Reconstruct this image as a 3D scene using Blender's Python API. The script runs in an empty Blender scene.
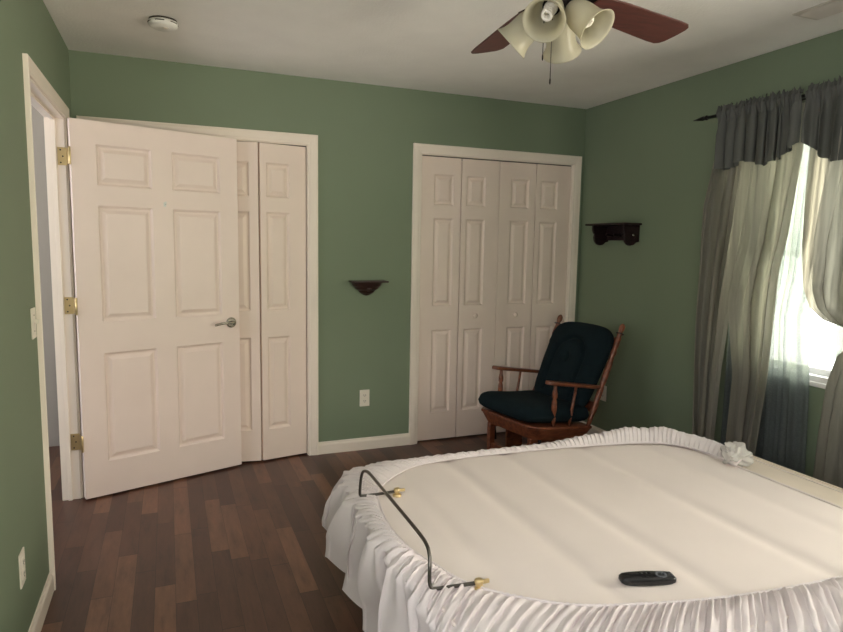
import bpy, bmesh, math, random
from mathutils import Vector, Matrix, noise
from math import sin, cos, pi, radians
random.seed(7)
S = bpy.context.scene
C = S.collection
W, H, D = 3.4125, 2.44, 4.62          # room: x 0..W, y 0..-D, z 0..H

# ------------------------------------------------------------------ materials
def srgb(r, g, b):
    f = lambda c: (c/255/12.92) if c/255 <= .04045 else ((c/255+.055)/1.055)**2.4
    return (f(r), f(g), f(b), 1)

class NT:
    def __init__(s, name):
        s.m = bpy.data.materials.new(name); s.m.use_nodes = True
        s.t = s.m.node_tree; s.n = s.t.nodes; s.l = s.t.links
        s.b = s.n['Principled BSDF']; s.out = s.n['Material Output']
    def add(s, k, **kw):
        n = s.n.new(k)
        for a, v in kw.items(): setattr(n, a, v)
        return n
    def link(s, a, b): s.l.new(a, b)
    def math(s, op, a, b=None, c=None):
        n = s.add('ShaderNodeMath', operation=op)
        for i, v in enumerate((a, b, c)):
            if v is None: continue
            if isinstance(v, (int, float)): n.inputs[i].default_value = v
            else: s.link(v, n.inputs[i])
        return n.outputs[0]
    def coord(s): return s.add('ShaderNodeTexCoord').outputs['Object']
    def noise(s, scale, detail=3, vec=None, mapscale=None, rough=.5):
        v = vec or s.coord()
        if mapscale:
            mp = s.add('ShaderNodeMapping'); mp.inputs['Scale'].default_value = mapscale
            s.link(v, mp.inputs['Vector']); v = mp.outputs[0]
        n = s.add('ShaderNodeTexNoise'); n.inputs['Scale'].default_value = scale
        n.inputs['Detail'].default_value = detail; n.inputs['Roughness'].default_value = rough
        s.link(v, n.inputs['Vector']); return n.outputs['Fac']
    def ramp(s, fac, stops):
        r = s.add('ShaderNodeValToRGB'); e = r.color_ramp.elements
        while len(e) < len(stops): e.new(.5)
        for i, (p, c) in enumerate(stops): e[i].position = p; e[i].color = c
        s.link(fac, r.inputs['Fac']); return r.outputs['Color']
    def bump(s, h, strength=.2, dist=.002):
        b = s.add('ShaderNodeBump'); b.inputs['Strength'].default_value = strength
        b.inputs['Distance'].default_value = dist
        s.link(h, b.inputs['Height']); s.link(b.outputs[0], s.b.inputs['Normal'])

def mat(name, col, rough=.5, metal=0, var=.06, nscale=6, bump=0, bscale=200, bdist=.001, spec=.5):
    t = NT(name)
    lo = tuple(c*(1-var) for c in col[:3])+(1,); hi = tuple(min(1, c*(1+var)) for c in col[:3])+(1,)
    t.link(t.ramp(t.noise(nscale, 3), [(.3, lo), (.7, hi)]), t.b.inputs['Base Color'])
    t.b.inputs['Roughness'].default_value = rough; t.b.inputs['Metallic'].default_value = metal
    t.b.inputs['Specular IOR Level'].default_value = spec
    if bump: t.bump(t.noise(bscale, 2), bump, bdist)
    return t.m

M = {}
M['wall'] = mat('sage_paint', srgb(122, 136, 113), .62, var=.03, nscale=1.5, bump=.25, bscale=160, spec=.35)
M['ceiling'] = mat('ceiling_texture_paint', srgb(238, 236, 231), .9, var=.02, bump=.6, bscale=90, bdist=.003, spec=.2)
M['trim'] = mat('white_trim_paint', srgb(241, 230, 217), .38, var=.015)
M['door'] = mat('white_door_paint', srgb(242, 225, 216), .42, var=.015, bump=.08, bscale=300)
M['leaf'] = mat('closet_door_paint', srgb(238, 221, 209), .45, var=.015)
M['hall'] = mat('hall_paint', srgb(176, 168, 160), .8, var=.02)
M['plate'] = mat('ivory_plastic', srgb(228, 222, 208), .35, var=.01)
M['slot'] = mat('dark_slot', srgb(60, 52, 46), .7, var=.02)
M['white_plastic'] = mat('white_plastic', srgb(228, 228, 222), .4, var=.01)
M['brass'] = mat('brass', srgb(218, 196, 148), .3, .8, var=.04)
M['nickel'] = mat('satin_nickel', srgb(165, 160, 150), .24, 1, var=.03)
M['steel'] = mat('dark_steel_rod', srgb(105, 102, 98), .3, 1, var=.05)
M['black_metal'] = mat('black_metal', srgb(30, 28, 30), .4, .6, var=.05)
M['bronze'] = mat('oil_rubbed_bronze', srgb(42, 36, 36), .35, .8, var=.05)
M['black_plastic'] = mat('black_plastic', srgb(20, 20, 23), .3, var=.05)
M['button'] = mat('grey_button', srgb(95, 98, 104), .45, var=.05)
M['cushion'] = mat('dark_green_cushion', srgb(19, 32, 37), .9, var=.12, nscale=14, bump=.5, bscale=420, spec=.15)
M['deck'] = mat('cream_ticking', srgb(222, 212, 207), .85, var=.03, nscale=3, bump=.25, bscale=350, spec=.2)
M['bed_side'] = mat('beige_edge_band', srgb(224, 211, 196), .85, var=.04, bump=.2, bscale=300, spec=.2)
M['valance'] = mat('charcoal_green_satin', srgb(82, 84, 80), .55, var=.06, nscale=5, bump=.15, bscale=300)
M['window_frame'] = mat('white_vinyl', srgb(235, 235, 232), .35, var=.01)
M['vent'] = mat('vent_paint', srgb(205, 200, 190), .5, var=.02)
M['dark'] = mat('dark_void', srgb(25, 24, 24), .9)
M['cfl'] = mat('white_lamp_glass', srgb(240, 236, 225), .3, var=.01)

def wood(name, dark, light, rough=.4, sc=(1, 14, 14), coat=0, spec=.5):
    t = NT(name)
    n = t.noise(3.0, 5, mapscale=sc, rough=.6)
    t.link(t.ramp(n, [(.3, dark), (.7, light)]), t.b.inputs['Base Color'])
    t.b.inputs['Roughness'].default_value = rough; t.b.inputs['Coat Weight'].default_value = coat
    t.b.inputs['Coat Roughness'].default_value = .2
    t.b.inputs['Specular IOR Level'].default_value = spec
    t.bump(n, .1, .001); return t.m
M['oak'] = wood('honey_oak', srgb(88, 46, 32), srgb(146, 86, 58), .35, (4, 14, 14), .2)
M['mahogany'] = wood('dark_mahogany', srgb(38, 22, 20), srgb(66, 38, 32), .4)
M['shelf_black'] = wood('black_cherry', srgb(22, 14, 15), srgb(44, 24, 26), .5, spec=.3)
M['blade'] = wood('red_walnut_blade', srgb(66, 36, 33), srgb(92, 50, 44), .45, (3, 20, 20))

def translucent(name, col, tcol, fac, rough=.6, alpha=0, sheen=0, weave=None, slub=False):
    t = NT(name)
    t.b.inputs['Base Color'].default_value = col; t.b.inputs['Roughness'].default_value = rough
    t.b.inputs['Sheen Weight'].default_value = sheen
    t.b.inputs['Specular IOR Level'].default_value = .25
    n = t.noise(5, 3)
    t.link(t.ramp(n, [(.3, tuple(c*.94 for c in col[:3])+(1,)), (.7, col)]), t.b.inputs['Base Color'])
    tr = t.add('ShaderNodeBsdfTranslucent'); tr.inputs['Color'].default_value = tcol
    mx = t.add('ShaderNodeMixShader'); mx.inputs[0].default_value = fac
    if slub:      # satin stripes woven along the drop let through different amounts of light
        q = t.noise(1.0, 4, mapscale=(26, 42, .35), rough=.6)
        mr = t.add('ShaderNodeMapRange'); mr.inputs['From Min'].default_value = .35; mr.inputs['From Max'].default_value = .65
        mr.inputs['To Min'].default_value = fac*.35; mr.inputs['To Max'].default_value = fac*2.0
        t.link(q, mr.inputs[0]); t.link(mr.outputs[0], mx.inputs[0])
    t.link(t.b.outputs[0], mx.inputs[1]); t.link(tr.outputs[0], mx.inputs[2])
    last = mx.outputs[0]
    if alpha:
        tp = t.add('ShaderNodeBsdfTransparent'); m2 = t.add('ShaderNodeMixShader')
        if weave:
            v = t.add('ShaderNodeTexVoronoi'); v.inputs['Scale'].default_value = weave
            t.link(t.coord(), v.inputs['Vector'])
            a = t.math('ADD', t.math('MULTIPLY', t.math('GREATER_THAN', v.outputs['Distance'], .42), .10), alpha)
            t.link(a, m2.inputs[0])
        else: m2.inputs[0].default_value = alpha
        t.link(last, m2.inputs[1]); t.link(tp.outputs[0], m2.inputs[2]); last = m2.outputs[0]
    t.link(last, t.out.inputs['Surface'])
    return t.m
M['drape'] = translucent('grey_sage_satin', srgb(134, 131, 122), srgb(172, 168, 152), .30, .45, sheen=.1, slub=True)
M['sheer'] = translucent('net_sheer', srgb(108, 114, 118), srgb(130, 140, 128), .45, .8, alpha=.02, weave=110)
M['skirt'] = translucent('white_cotton', srgb(228, 220, 221), srgb(228, 216, 214), .12, .8)
M['tulle'] = translucent('sheer_white_tulle', srgb(236, 234, 230), srgb(235, 232, 228), .3, .7, alpha=.3)
M['shade'] = translucent('frosted_cream_glass', srgb(206, 203, 182), srgb(214, 208, 184), .45, .25)
def glass():
    t = NT('window_glass'); tp = t.add('ShaderNodeBsdfTransparent'); gl = t.add('ShaderNodeBsdfGlossy')
    gl.inputs['Roughness'].default_value = .02
    mx = t.add('ShaderNodeMixShader'); mx.inputs[0].default_value = .06
    t.link(tp.outputs[0], mx.inputs[1]); t.link(gl.outputs[0], mx.inputs[2]); t.link(mx.outputs[0], t.out.inputs['Surface'])
    return t.m
M['glass'] = glass()

def floor_mat():
    t = NT('walnut_laminate')
    sep = t.add('ShaderNodeSeparateXYZ'); t.link(t.coord(), sep.inputs[0])
    x, y = sep.outputs[0], sep.outputs[1]
    sx = t.math('DIVIDE', x, .078); ix = t.math('FLOOR', sx)
    wn = t.add('ShaderNodeTexWhiteNoise', noise_dimensions='1D'); t.link(ix, wn.inputs['W'])
    sy = t.math('DIVIDE', t.math('ADD', y, t.math('MULTIPLY', wn.outputs['Value'], 3.7)), .62); iy = t.math('FLOOR', sy)
    cb = t.add('ShaderNodeCombineXYZ'); t.link(ix, cb.inputs[0]); t.link(iy, cb.inputs[1])
    w2 = t.add('ShaderNodeTexWhiteNoise', noise_dimensions='2D'); t.link(cb.outputs[0], w2.inputs['Vector'])
    base = t.ramp(w2.outputs['Value'], [(0, srgb(72, 46, 38)), (.35, srgb(82, 54, 44)), (.7, srgb(98, 66, 52)), (1, srgb(122, 86, 67))])
    off = t.add('ShaderNodeVectorMath', operation='SCALE'); t.link(cb.outputs[0], off.inputs[0]); off.inputs['Scale'].default_value = 5.3
    ad = t.add('ShaderNodeVectorMath', operation='ADD'); t.link(t.coord(), ad.inputs[0]); t.link(off.outputs[0], ad.inputs[1])
    g = t.noise(4, 6, vec=ad.outputs[0], mapscale=(6, 1.0, 1), rough=.7)
    g2 = t.ramp(g, [(.28, (.42, .38, .36, 1)), (.46, (.9, .88, .86, 1)), (.56, (1.05, 1.05, 1.05, 1)), (.75, (1.5, 1.42, 1.32, 1))])
    mx = t.add('ShaderNodeMix', data_type='RGBA', blend_type='MULTIPLY'); mx.inputs['Factor'].default_value = .9
    t.link(base, mx.inputs['A']); t.link(g2, mx.inputs['B'])
    # board joints
    fx = t.math('FRACT', sx); fy = t.math('FRACT', sy)
    e = t.math('MAXIMUM', t.math('LESS_THAN', fx, .018), t.math('LESS_THAN', fy, .005))
    m2 = t.add('ShaderNodeMix', data_type='RGBA'); t.link(e, m2.inputs['Factor'])
    t.link(mx.outputs['Result'], m2.inputs['A']); m2.inputs['B'].default_value = srgb(34, 22, 18)
    t.link(m2.outputs['Result'], t.b.inputs['Base Color'])
    t.link(t.math('ADD', t.math('MULTIPLY', g, .14), .3), t.b.inputs['Roughness'])
    t.bump(t.math('SUBTRACT', g, t.math('MULTIPLY', e, 1.2)), .12, .001)
    return t.m
M['floor'] = floor_mat()

# ------------------------------------------------------------------ helpers
def link(name, bm, m, parent=None, smooth=False, mods=None):
    me = bpy.data.meshes.new(name); bmesh.ops.recalc_face_normals(bm, faces=bm.faces); bm.to_mesh(me); bm.free()
    if m is not None: me.materials.append(M[m] if isinstance(m, str) else m)
    if smooth:
        for p in me.polygons: p.use_smooth = True
    o = bpy.data.objects.new(name, me); C.objects.link(o)
    if parent: o.parent = parent
    return o
def bevel(o, w=.003, seg=2, angle=35):
    b = o.modifiers.new('bevel', 'BEVEL'); b.width = w; b.segments = seg; b.limit_method = 'ANGLE'; b.angle_limit = radians(angle); return o
def tag(o, label, cat, group=None):
    o['label'] = label; o['category'] = cat
    if group: o['group'] = group
    return o
def struct(o): o['kind'] = 'structure'; return o
def empty(name, loc=(0, 0, 0), rz=0):
    o = bpy.data.objects.new(name, None); C.objects.link(o); o.location = loc; o.rotation_euler = (0, 0, rz)
    o.empty_display_size = .1; return o
def B(): return bmesh.new()
def box(bm, x0, x1, y0, y1, z0, z1):
    v = [bm.verts.new((x, y, z)) for x in (x0, x1) for y in (y0, y1) for z in (z0, z1)]
    for f in ((0, 1, 3, 2), (4, 6, 7, 5), (0, 4, 5, 1), (2, 3, 7, 6), (0, 2, 6, 4), (1, 5, 7, 3)):
        bm.faces.new([v[i] for i in f])
    return bm
def ring(bm, c, u, v, r, n): return [bm.verts.new(c+u*(r*cos(2*pi*i/n))+v*(r*sin(2*pi*i/n))) for i in range(n)]
def bridge(bm, a, b):
    n = len(a)
    for i in range(n): bm.faces.new((a[i], a[(i+1) % n], b[(i+1) % n], b[i]))
def frame(d):
    d = d.normalized(); u = d.orthogonal().normalized(); return u, d.cross(u)
def lathe(bm, p0, p1, prof, n=20, cap=True):
    """prof: list of (t along p0->p1, radius)"""
    p0, p1 = Vector(p0), Vector(p1); d = p1-p0; u, v = frame(d)
    rs = [ring(bm, p0+d*t, u, v, max(r, 1e-4), n) for t, r in prof]
    for a, b in zip(rs, rs[1:]): bridge(bm, a, b)
    if cap: bm.faces.new(rs[0][::-1]); bm.faces.new(rs[-1])
    return bm
def tube(bm, pts, r, n=10):
    pts = [Vector(p) for p in pts]; up = None; rs = []
    for i, p in enumerate(pts):
        d = (pts[min(i+1, len(pts)-1)]-pts[max(i-1, 0)]).normalized()
        if up is None: up, _ = frame(d)
        up = (up-d*up.dot(d)).normalized(); rs.append(ring(bm, p, up, d.cross(up), r, n))
    for a, b in zip(rs, rs[1:]): bridge(bm, a, b)
    bm.faces.new(rs[0][::-1]); bm.faces.new(rs[-1]); return bm
def cr(P, t):
    """Catmull-Rom through list of Vectors, t in 0..len-1"""
    i = min(int(t), len(P)-2); f = t-i
    a, b, c, d = P[max(i-1, 0)], P[i], P[i+1], P[min(i+2, len(P)-1)]
    return .5*((2*b)+(c-a)*f+(2*a-5*b+4*c-d)*f*f+(3*b-a-3*c+d)*f*f*f)
def smooth_path(pts, k=8):
    P = [Vector(p) for p in pts]; return [cr(P, i/k) for i in range((len(P)-1)*k+1)]
def prism(bm, pts, off):
    """closed polygon of 3d pts extruded by vector off"""
    a = [bm.verts.new(p) for p in pts]; b = [bm.verts.new(Vector(p)+Vector(off)) for p in pts]
    bm.faces.new(a); bm.faces.new(b[::-1]); bridge(bm, a, b); return bm
def grid(bm, f, nu, nv, wrap=False):
    vs = [[bm.verts.new(f(i/nu, j/nv)) for j in range(nv+1)] for i in range(nu if wrap else nu+1)]
    for i in range(nu):
        for j in range(nv):
            a, b = vs[i], vs[(i+1) % len(vs)]
            bm.faces.new((a[j], b[j], b[j+1], a[j+1]))
    return vs

# ------------------------------------------------------------------ room shell
T = .12
def wall_with_holes(name, axis, pos, thick, lo, hi, holes, m='wall'):
    """axis 'y': wall plane at y=pos spanning x; axis 'x': plane at x=pos spanning y. holes: (a0,a1,z0,z1)"""
    bm = B(); xs = sorted(holes); cur = lo
    def bb(a0, a1, z0, z1):
        if a1-a0 < 1e-4 or z1-z0 < 1e-4: return
        q = (min(pos, pos+thick), max(pos, pos+thick))
        if axis == 'y': box(bm, a0, a1, q[0], q[1], z0, z1)
        else: box(bm, q[0], q[1], a0, a1, z0, z1)
    for a0, a1, z0, z1 in xs:
        bb(cur, a0, 0, H); bb(a0, a1, 0, z0); bb(a0, a1, z1, H); cur = a1
    bb(cur, hi, 0, H)
    return struct(link(name, bm, m))
ZO = 2.033
LD = (-1.2373, -.292)                    # left wall doorway (y)
C1 = (.082, 1.321); C2 = (2.085, 3.326)  # closet openings (x)
WIN = (-2.95, -1.50, .775, 2.03); ADDED_SIDE = (-4.50, -3.25, .775, 2.03)         # right wall: curtained window, plus an unseen one added to brighten the room
ADDED_REAR = (.20, .95, .80, 2.05); ADDED_LEFT = (-4.35, -3.25, .80, 1.95)               # unseen windows added behind and left of the camera for their light
wall_with_holes('wall_back', 'y', 0, T, -T, W+T, [(C1[0], C1[1], 0, ZO), (C2[0], C2[1], 0, ZO)])
wall_with_holes('wall_left', 'x', 0, -.09, -D, 0, [ADDED_LEFT, (LD[0], LD[1], 0, ZO)])
wall_with_holes('wall_right', 'x', W, T, -D, 0, [ADDED_SIDE, WIN])
wall_with_holes('wall_front', 'y', -D, -T, -T, W+T, [ADDED_REAR])
struct(link('floor', box(box(B(), -1.5, -T, -2.72, .85, -.1, 0), -T, W+T, -D-T, .85, -.1, 0), 'floor'))
struct(link('ceiling', box(box(B(), -1.5, -T, -2.72, .85, H, H+.1), -T, W+T, -D-T, .85, H, H+.1), 'ceiling'))
# closet interiors and hall
bm = B(); box(bm, -T, W+T, .72, .84, 0, H); struct(link('wall_closet_rear', bm, 'wall'))
bm = B(); box(bm, -T, -.0, T, .72, 0, H); struct(link('wall_closet_left', bm, 'wall'))
bm = B(); box(bm, 1.64, 1.76, T, .72, 0, H); struct(link('wall_closet_divider', bm, 'wall'))
bm = B(); box(bm, W, W+T, T, .72, 0, H); struct(link('wall_closet_right', bm, 'wall'))
ADDED_HALL = (-1.95, -.05, .8, 2.1)  # unseen hall opening, added to let light into the hallway
wall_with_holes('wall_hall_far', 'x', -1.4, -.1, -2.72, .84, [ADDED_HALL], 'hall')
bm = B(); box(bm, -1.4, -.06, .74, .84, 0, H); struct(link('wall_hall_rear', bm, 'hall'))
bm = B(); box(bm, -1.4, -.09, -2.72, -2.6, 0, H); struct(link('wall_hall_front', bm, 'hall'))

# casings: colonial profile swept round an opening
PROF = [(0, 0), (0, .009), (.006, .0115), (.014, .0115), (.019, .014), (.036, .0165), (.048, .0165), (.052, .0185), (.060, .0185), (.063, .016), (.063, 0)]
def casing(name, to_world, a0, a1, ztop, cw=.063, parent=None):
    """to_world(a, out, z); mitred legs + head"""
    bm = B(); k = cw/.063
    def leg(path):
        rows = []
        for fn in path: rows.append([bm.verts.new(fn(u*k, t)) for u, t in PROF])
        for r, s in zip(rows, rows[1:]):
            for i in range(len(PROF)): bm.faces.new((r[i], r[(i+1) % len(PROF)], s[(i+1) % len(PROF)], s[i]))
        bm.faces.new(rows[0]); bm.faces.new(rows[-1][::-1])
    leg([lambda u, t: to_world(a0-u, t, 0), lambda u, t: to_world(a0-u, t, ztop+u),
         lambda u, t: to_world(a1+u, t, ztop+u), lambda u, t: to_world(a1+u, t, 0)])
    return struct(link(name, bm, 'trim', parent))
r = .006
casing('trim_1', lambda a, t, z: (t, a, z), LD[0]+r-.0, LD[1]-r+.002, ZO-r, .058)
casing('trim_2', lambda a, t, z: (a, -t, z), C1[0]+r, C1[1]-r, ZO-r)
casing('trim_3', lambda a, t, z: (a, -t, z), C2[0]+r, C2[1]-r, ZO-r)
def jamb(name, axis, a0, a1, d0, d1, zt, stop=None):
    bm = B(); t = .012
    def bb(p0, p1, q0, q1, z0, z1):
        if axis == 'y': box(bm, p0, p1, q0, q1, z0, z1)
        else: box(bm, q0, q1, p0, p1, z0, z1)
    bb(a0, a0+t, d0, d1, 0, zt); bb(a1-t, a1, d0, d1, 0, zt); bb(a0+t, a1-t, d0, d1, zt-t, zt)
    if stop:
        s0, s1 = stop; k = t+.011
        bb(a0+t, a0+k, s0, s1, 0, zt-t); bb(a1-k, a1-t, s0, s1, 0, zt-t); bb(a0+k, a1-k, s0, s1, zt-k, zt-t)
    return bevel(struct(link(name, bm, 'trim')), .0015)
jamb('trim_4', 'x', LD[0], LD[1], -.09, 0, ZO, (-.060, -.040))
jamb('trim_5', 'y', C1[0], C1[1], 0, T, ZO)
jamb('trim_6', 'y', C2[0], C2[1], 0, T, ZO)
# dark bifold tracks under the closet heads
for n_, (a, b_) in (('trim_7', C1), ('trim_8', C2)):
    bm = B(); box(bm, a+.012, b_-.012, .018, .05, 2.0, ZO-.012); struct(link(n_, bm, 'slot'))
# baseboards
BP = [(0, 0), (.013, 0), (.013, .058), (.011, .066), (.007, .072), (.005, .083), (0, .083)]
def baseboard(name, segs):
    bm = B()
    for p, q, n in segs:
        p, q, n = Vector(p), Vector(q), Vector(n)
        prism(bm, [p+n*t+Vector((0, 0, z)) for t, z in BP], q-p)
    return struct(link(name, bm, 'trim'))
baseboard('baseboard_back', [((C1[1]+.057, 0, 0), (C2[0]-.057, 0, 0), (0, -1, 0)), ((C2[1]+.057, 0, 0), (W, 0, 0), (0, -1, 0))])
baseboard('baseboard_left', [((0, LD[0]-.053, 0), (0, -D, 0), (1, 0, 0)), ((0, LD[1]+.055, 0), (0, -.02, 0), (1, 0, 0))])
baseboard('baseboard_right', [((W, -.013, 0), (W, -D, 0), (-1, 0, 0))])
baseboard('baseboard_front', [((.013, -D, 0), (W-.013, -D, 0), (0, 1, 0))])

# ------------------------------------------------------------------ panelled doors
def panel_slab(bm, w, h, t, rects, off=Vector((0, 0, 0))):
    """slab in local x 0..w, z 0..h, front face at y=0, back y=t; rects recessed on both faces"""
    xs = sorted({0, w, *[r[0] for r in rects], *[r[1] for r in rects]})
    zs = sorted({0, h, *[r[2] for r in rects], *[r[3] for r in rects]})
    def inrect(x, z):
        return any(r[0] < x < r[1] and r[2] < z < r[3] for r in rects)
    for side in (0, 1):
        Y = lambda d: (d if side == 0 else t-d)
        V = {}
        def vt(x, z, d=0):
            k = (round(x, 5), round(z, 5), round(d, 5))
            if k not in V: V[k] = bm.verts.new(off+Vector((x, Y(d), z)))
            return V[k]
        def fc(vs): bm.faces.new(vs if side == 0 else vs[::-1])
        for x0, x1 in zip(xs, xs[1:]):
            for z0, z1 in zip(zs, zs[1:]):
                if not inrect((x0+x1)/2, (z0+z1)/2): fc([vt(x0, z0), vt(x1, z0), vt(x1, z1), vt(x0, z1)])
        for (x0, x1, z0, z1) in rects:
            # only the outer ring shares grid corners; split ring edges are not needed as rects never straddle lines
            prev = [(x0, z0), (x1, z0), (x1, z1), (x0, z1)]; pd = 0
            for ins, d in ((.006, .007), (.011, .012), (.020, .012), (.040, .002)):
                cur = [(x0+ins, z0+ins), (x1-ins, z0+ins), (x1-ins, z1-ins), (x0+ins, z1-ins)]
                for i in range(4):
                    j = (i+1) % 4
                    fc([vt(*prev[i], pd), vt(*prev[j], pd), vt(*cur[j], d), vt(*cur[i], d)])
                prev, pd = cur, d
            fc([vt(*q, pd) for q in prev])
    for (x0, x1, z0, z1) in ((0, 0, 0, h), (w, w, 0, h), (0, w, 0, 0), (0, w, h, h)):
        if x0 == x1: q = [(x0, 0, z0), (x0, t, z0), (x0, t, z1), (x0, 0, z1)]
        else: q = [(x0, 0, z0), (x1, 0, z0), (x1, t, z0), (x0, t, z0)]
        bm.faces.new([bm.verts.new(off+Vector(p)) for p in q])
    bmesh.ops.remove_doubles(bm, verts=bm.verts, dist=1e-5)
    return bm
RZ = [(.20, .80), (.97, 1.585), (1.69, 1.90)]
# entry door, swung open about 110 degrees
hx, hy, ex, ey = .030, -.358, .874, -.068
DW = math.hypot(ex-hx, ey-hy); ang = math.atan2(ey-hy, ex-hx)
door = struct(empty('door_1', (hx, hy, .012), ang))
rects = []
for a, b_ in RZ:
    a2, b2 = a-.01, b_-.01
    rects += [(.118, .396, a2, b2), (.506, .784, a2, b2)]
bevel(link('door_slab', panel_slab(B(), DW, 2.008, .035, rects), 'door', door), .001, 1)
hd = bevel(link('door_handle', lathe(B(), (.838, 0, .908), (.838, -.012, .908), [(0, .032), (.5, .032), (1, .026)], 28), 'nickel', door), .002)
bm = B(); lathe(bm, (.838, -.010, .908), (.838, -.048, .908), [(0, .013), (.4, .010), (1, .012)], 16)
tube(bm, smooth_path([(.841, -.046, .908), (.81, -.050, .910), (.785, -.050, .913), (.755, -.047, .910), (.728, -.044, .904), (.722, -.044, .903)], 5), .0072, 10)
link('lever', bm, 'nickel', hd, True)
bm = B(); lathe(bm, (.838, .035, .908), (.838, .047, .908), [(0, .032), (.5, .032), (1, .026)], 28)
link('rear_rose', bm, 'nickel', hd, True)
bm = B(); box(bm, DW-.0005, DW+.0012, .006, .029, .878, .938); link('latch_plate', bm, 'nickel', door)
bm = B(); tube(bm, smooth_path([(.462, .0, 1.60), (.462, -.012, 1.598), (.462, -.018, 1.604), (.462, -.018, 1.615)], 4), .0035, 8)
box(bm, .455, .469, -.002, 0, 1.586, 1.612); bevel(link('coat_hook', bm, 'white_plastic', door), .001)
for z in (.31, 1.05, 1.82):
    hp = link('hinge', lathe(B(), (-.007, -.006, z-.045), (-.007, -.006, z+.045), [(0, .004), (.04, .0062), (.96, .0062), (1, .004)], 12), 'brass', door, True)
    bm = B()
    # leaf screwed on the jamb face, opened away from the slab
    R = Matrix.Rotation(-ang, 3, 'Z'); q0 = Vector((hx, hy, 0)); 
    def inv(x, y, zz):
        v = R @ (Vector((x, y, 0))-q0); return Vector((v.x, v.y, zz))
    pts = [inv(-.036, LD[1]-.0135, z-.045), inv(.006, LD[1]-.0135, z-.045), inv(.006, LD[1]-.0135, z+.045), inv(-.036, LD[1]-.0135, z+.045)]
    prism(bm, pts, R @ Vector((0, -.0025, 0)))
    pts = [inv(.004, LD[1]-.0135, z-.045), inv(.009, LD[1]-.0135, z-.045), inv(.009, LD[1]-.0135, z+.045), inv(.004, LD[1]-.0135, z+.045)]
    prism(bm, [inv(.006, LD[1]-.016, z-.04), inv(hx-.010, hy+.004, z-.04), inv(hx-.010, hy+.004, z+.04), inv(.006, LD[1]-.016, z+.04)], R @ Vector((.002, .002, 0)))
    lf = link('hinge_leaf', bm, 'brass', hp)
    for k in (-.032, 0, .032):
        c = inv(-.018+(.006 if k == 0 else -.004), LD[1]-.0158, z+k)
        link('screw', lathe(B(), c, c+R @ Vector((0, -.0015, 0)), [(0, .004), (1, .004)], 10), 'slot', hp)

# bifold closets
def leaf_rects(w, wide_left):
    a = .094 if wide_left else .038
    return [(a, a+w-.148, z0, z1) for z0, z1 in ((.20, .80), (.97, 1.585), (1.675, 1.885))]
def bifold(name, x0, x1, fold_l, fold_r):
    root = struct(empty(name, ((x0+x1)/2, .015, .012)))
    g = .012+.004; a, b_ = x0+g, x1-g; lw = (b_-a)/4-.0035
    out = []
    for side, f in ((0, fold_l), (1, fold_r)):
        # each pair: outer leaf pivots on jamb, inner leaf meets at the middle, fold comes forward by f
        th = math.asin(min(.9, f/lw)); cx = (x0+x1)/2
        dx = lw*cos(th)
        for inner in (0, 1):
            e = empty  # noqa
            if side == 0:
                if not inner: p, rz = (a, 0), -th
                else: p, rz = (a+dx+.006, -f), th
            else:
                if not inner: p, rz = (b_-dx, -f), th
                else: p, rz = (b_-2*dx-.006-(.006 if f > .02 else 0), 0), -th
            wide_left = (side == 0) != bool(inner) if True else 0
            wide_left = (side == 0 and not inner) or (side == 1 and inner)
            bm = panel_slab(B(), lw, 2.002, .030, leaf_rects(lw, wide_left))
            o = bevel(link('door_leaf', bm, 'leaf', root), .001, 1)
            o.location = (p[0]-cx, p[1], 0); o.rotation_euler = (0, 0, rz)
            if inner:
                kx = lw*.5 if False else (lw-.045 if side == 0 else .045)
                kx = {0: .125, 1: .155}[side]
                kb = B(); lathe(kb, (kx, 0, .895), (kx, -.028, .895), [(0, .008), (.35, .007), (.55, .013), (.8, .017), (.95, .013), (1, .005)], 16)
                link('door_knob', kb, 'leaf', o, True)
    return root
bifold('door_2', C1[0], C1[1], .0, .055)
bifold('door_3', C2[0], C2[1], .0, .004)

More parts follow.
